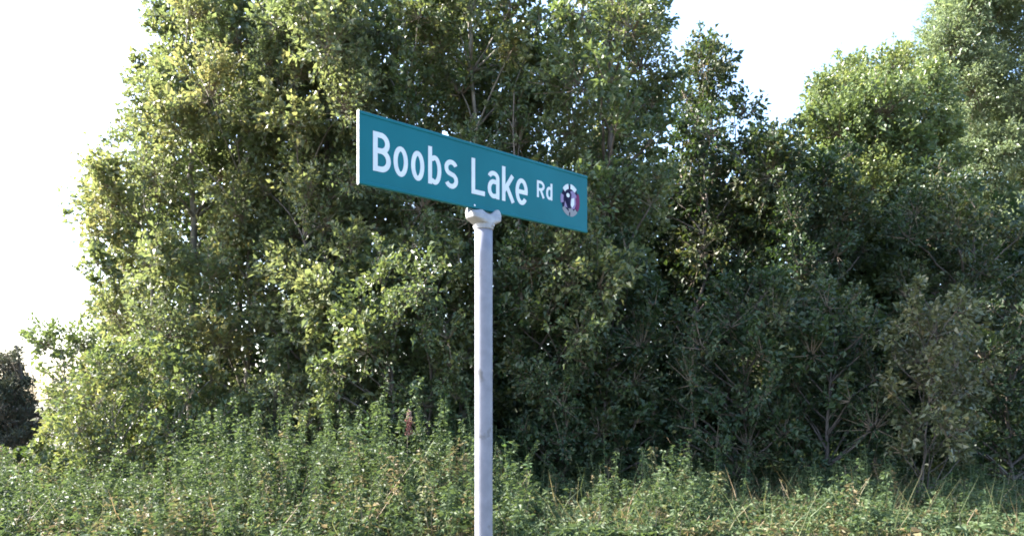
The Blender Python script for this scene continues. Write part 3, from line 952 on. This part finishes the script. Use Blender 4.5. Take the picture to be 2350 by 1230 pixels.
def lathe(name, prof, mats, parent, seg=32, dent=0.0, loc=(0, 0, 0)):
    bm = bmesh.new()
    rows = []
    for r, z in prof:
        rows.append([bm.verts.new((loc[0] + r * math.cos(2 * math.pi * i / seg), loc[1] + r * math.sin(2 * math.pi * i / seg), loc[2] + z)) for i in range(seg)])
    for a, b in zip(rows[:-1], rows[1:]):
        for i in range(seg):
            bm.faces.new((a[i], a[(i + 1) % seg], b[(i + 1) % seg], b[i]))
    bm.faces.new(rows[0][::-1]); bm.faces.new(rows[-1])
    bmesh.ops.recalc_face_normals(bm, faces=bm.faces)
    return bm_obj(name, bm, mats, parent, smooth=True)


POST_R = 0.0318
lathe('post', [(POST_R, z) for z in np.linspace(-0.4, Z_BOT - 0.045, 24)], [m_post], sign, 36)


def bracket():
    """cast cap: a collar over the post that flares into a slotted saddle holding the blade"""
    bm = bmesh.new()
    seg = 40
    rings = []
    # (z below blade, half length along the blade, half width, squareness)
    prof = [(-0.068, 0.0338, 0.0338, 0.0), (-0.066, 0.0352, 0.0352, 0.0), (-0.050, 0.0358, 0.0358, 0.0), (-0.047, 0.041, 0.0362, 0.2),
            (-0.036, 0.061, 0.0355, 0.6), (-0.032, 0.0655, 0.034, 0.8), (-0.019, 0.068, 0.031, 0.9), (-0.016, 0.066, 0.029, 0.9)]
    for z, a, b, sq in prof:
        row = []
        e = 2.0 + sq * 3.0
        for i in range(seg):
            t = 2 * math.pi * i / seg
            c, s = math.cos(t), math.sin(t)
            row.append(bm.verts.new((a * math.copysign(abs(c) ** (2 / e), c), b * math.copysign(abs(s) ** (2 / e), s), Z_BOT + z)))
        rings.append(row)
    for r0, r1 in zip(rings[:-1], rings[1:]):
        for i in range(seg):
            bm.faces.new((r0[i], r0[(i + 1) % seg], r1[(i + 1) % seg], r1[i]))
    bm.faces.new(rings[0][::-1]); bm.faces.new(rings[-1])
    bmesh.ops.recalc_face_normals(bm, faces=bm.faces)
    saddle = bm_obj('bracket', bm, [m_cast], sign, smooth=False)
    # two cheeks that grip the blade, their top edge dipping in the middle
    for sgn in (-1, 1):
        bm = bmesh.new()
        xs = np.linspace(-0.068, 0.068, 29)
        top = np.interp(xs, [-0.068, -0.055, -0.018, -0.004, 0.008, 0.026, 0.050, 0.060, 0.068], [-0.012, -0.007, 0.001, -0.006, -0.011, -0.009, 0.010, 0.012, 0.003])
        if sgn > 0: top = np.maximum(top, 0.002)
        y0, y1 = sgn * 0.0082, sgn * 0.0150
        rows = []
        for x, zt in zip(xs, top):
            rows.append([bm.verts.new((x, y0, Z_BOT - 0.016)), bm.verts.new((x, y0, Z_BOT + zt)), bm.verts.new((x, y1, Z_BOT + zt - 0.002)), bm.verts.new((x, y1 + sgn * 0.006, Z_BOT - 0.016))])
        for a, b in zip(rows[:-1], rows[1:]):
            for i in range(4):
                bm.faces.new((a[i], b[i], b[(i + 1) % 4], a[(i + 1) % 4]))
        bm.faces.new(rows[0]); bm.faces.new(rows[-1][::-1])
        bmesh.ops.recalc_face_normals(bm, faces=bm.faces)
        bm_obj('cheek', bm, [m_cast], saddle)
    # set screws in the collar
    for ang in (-70, 110):
        bm = bmesh.new()
        bmesh.ops.create_cone(bm, cap_ends=True, segments=6, radius1=0.006, radius2=0.0052, depth=0.008)
        R = Matrix.Rotation(math.radians(90), 4, 'Y')
        bmesh.ops.transform(bm, matrix=Matrix.Translation((0, 0, Z_BOT - 0.055)) @ Matrix.Rotation(math.radians(ang), 4, 'Z') @ Matrix.Translation((0.038, 0, 0)) @ R, verts=bm.verts)
        bm_obj('set_screw', bm, [m_cast], saddle)


bracket()


def rivet(px, frac):
    bm = bmesh.new()
    bmesh.ops.create_uvsphere(bm, u_segments=10, v_segments=6, radius=0.0045)
    for v in bm.verts:
        v.co = Vector((U0 + u_px(px) + v.co.x, FACE_Y - 0.0008 + v.co.y * 0.5, Z_BOT + frac * H_B + v.co.z))
    bm_obj('rivet', bm, [m_alu], blade, smooth=True)


rivet(1087, 0.045)
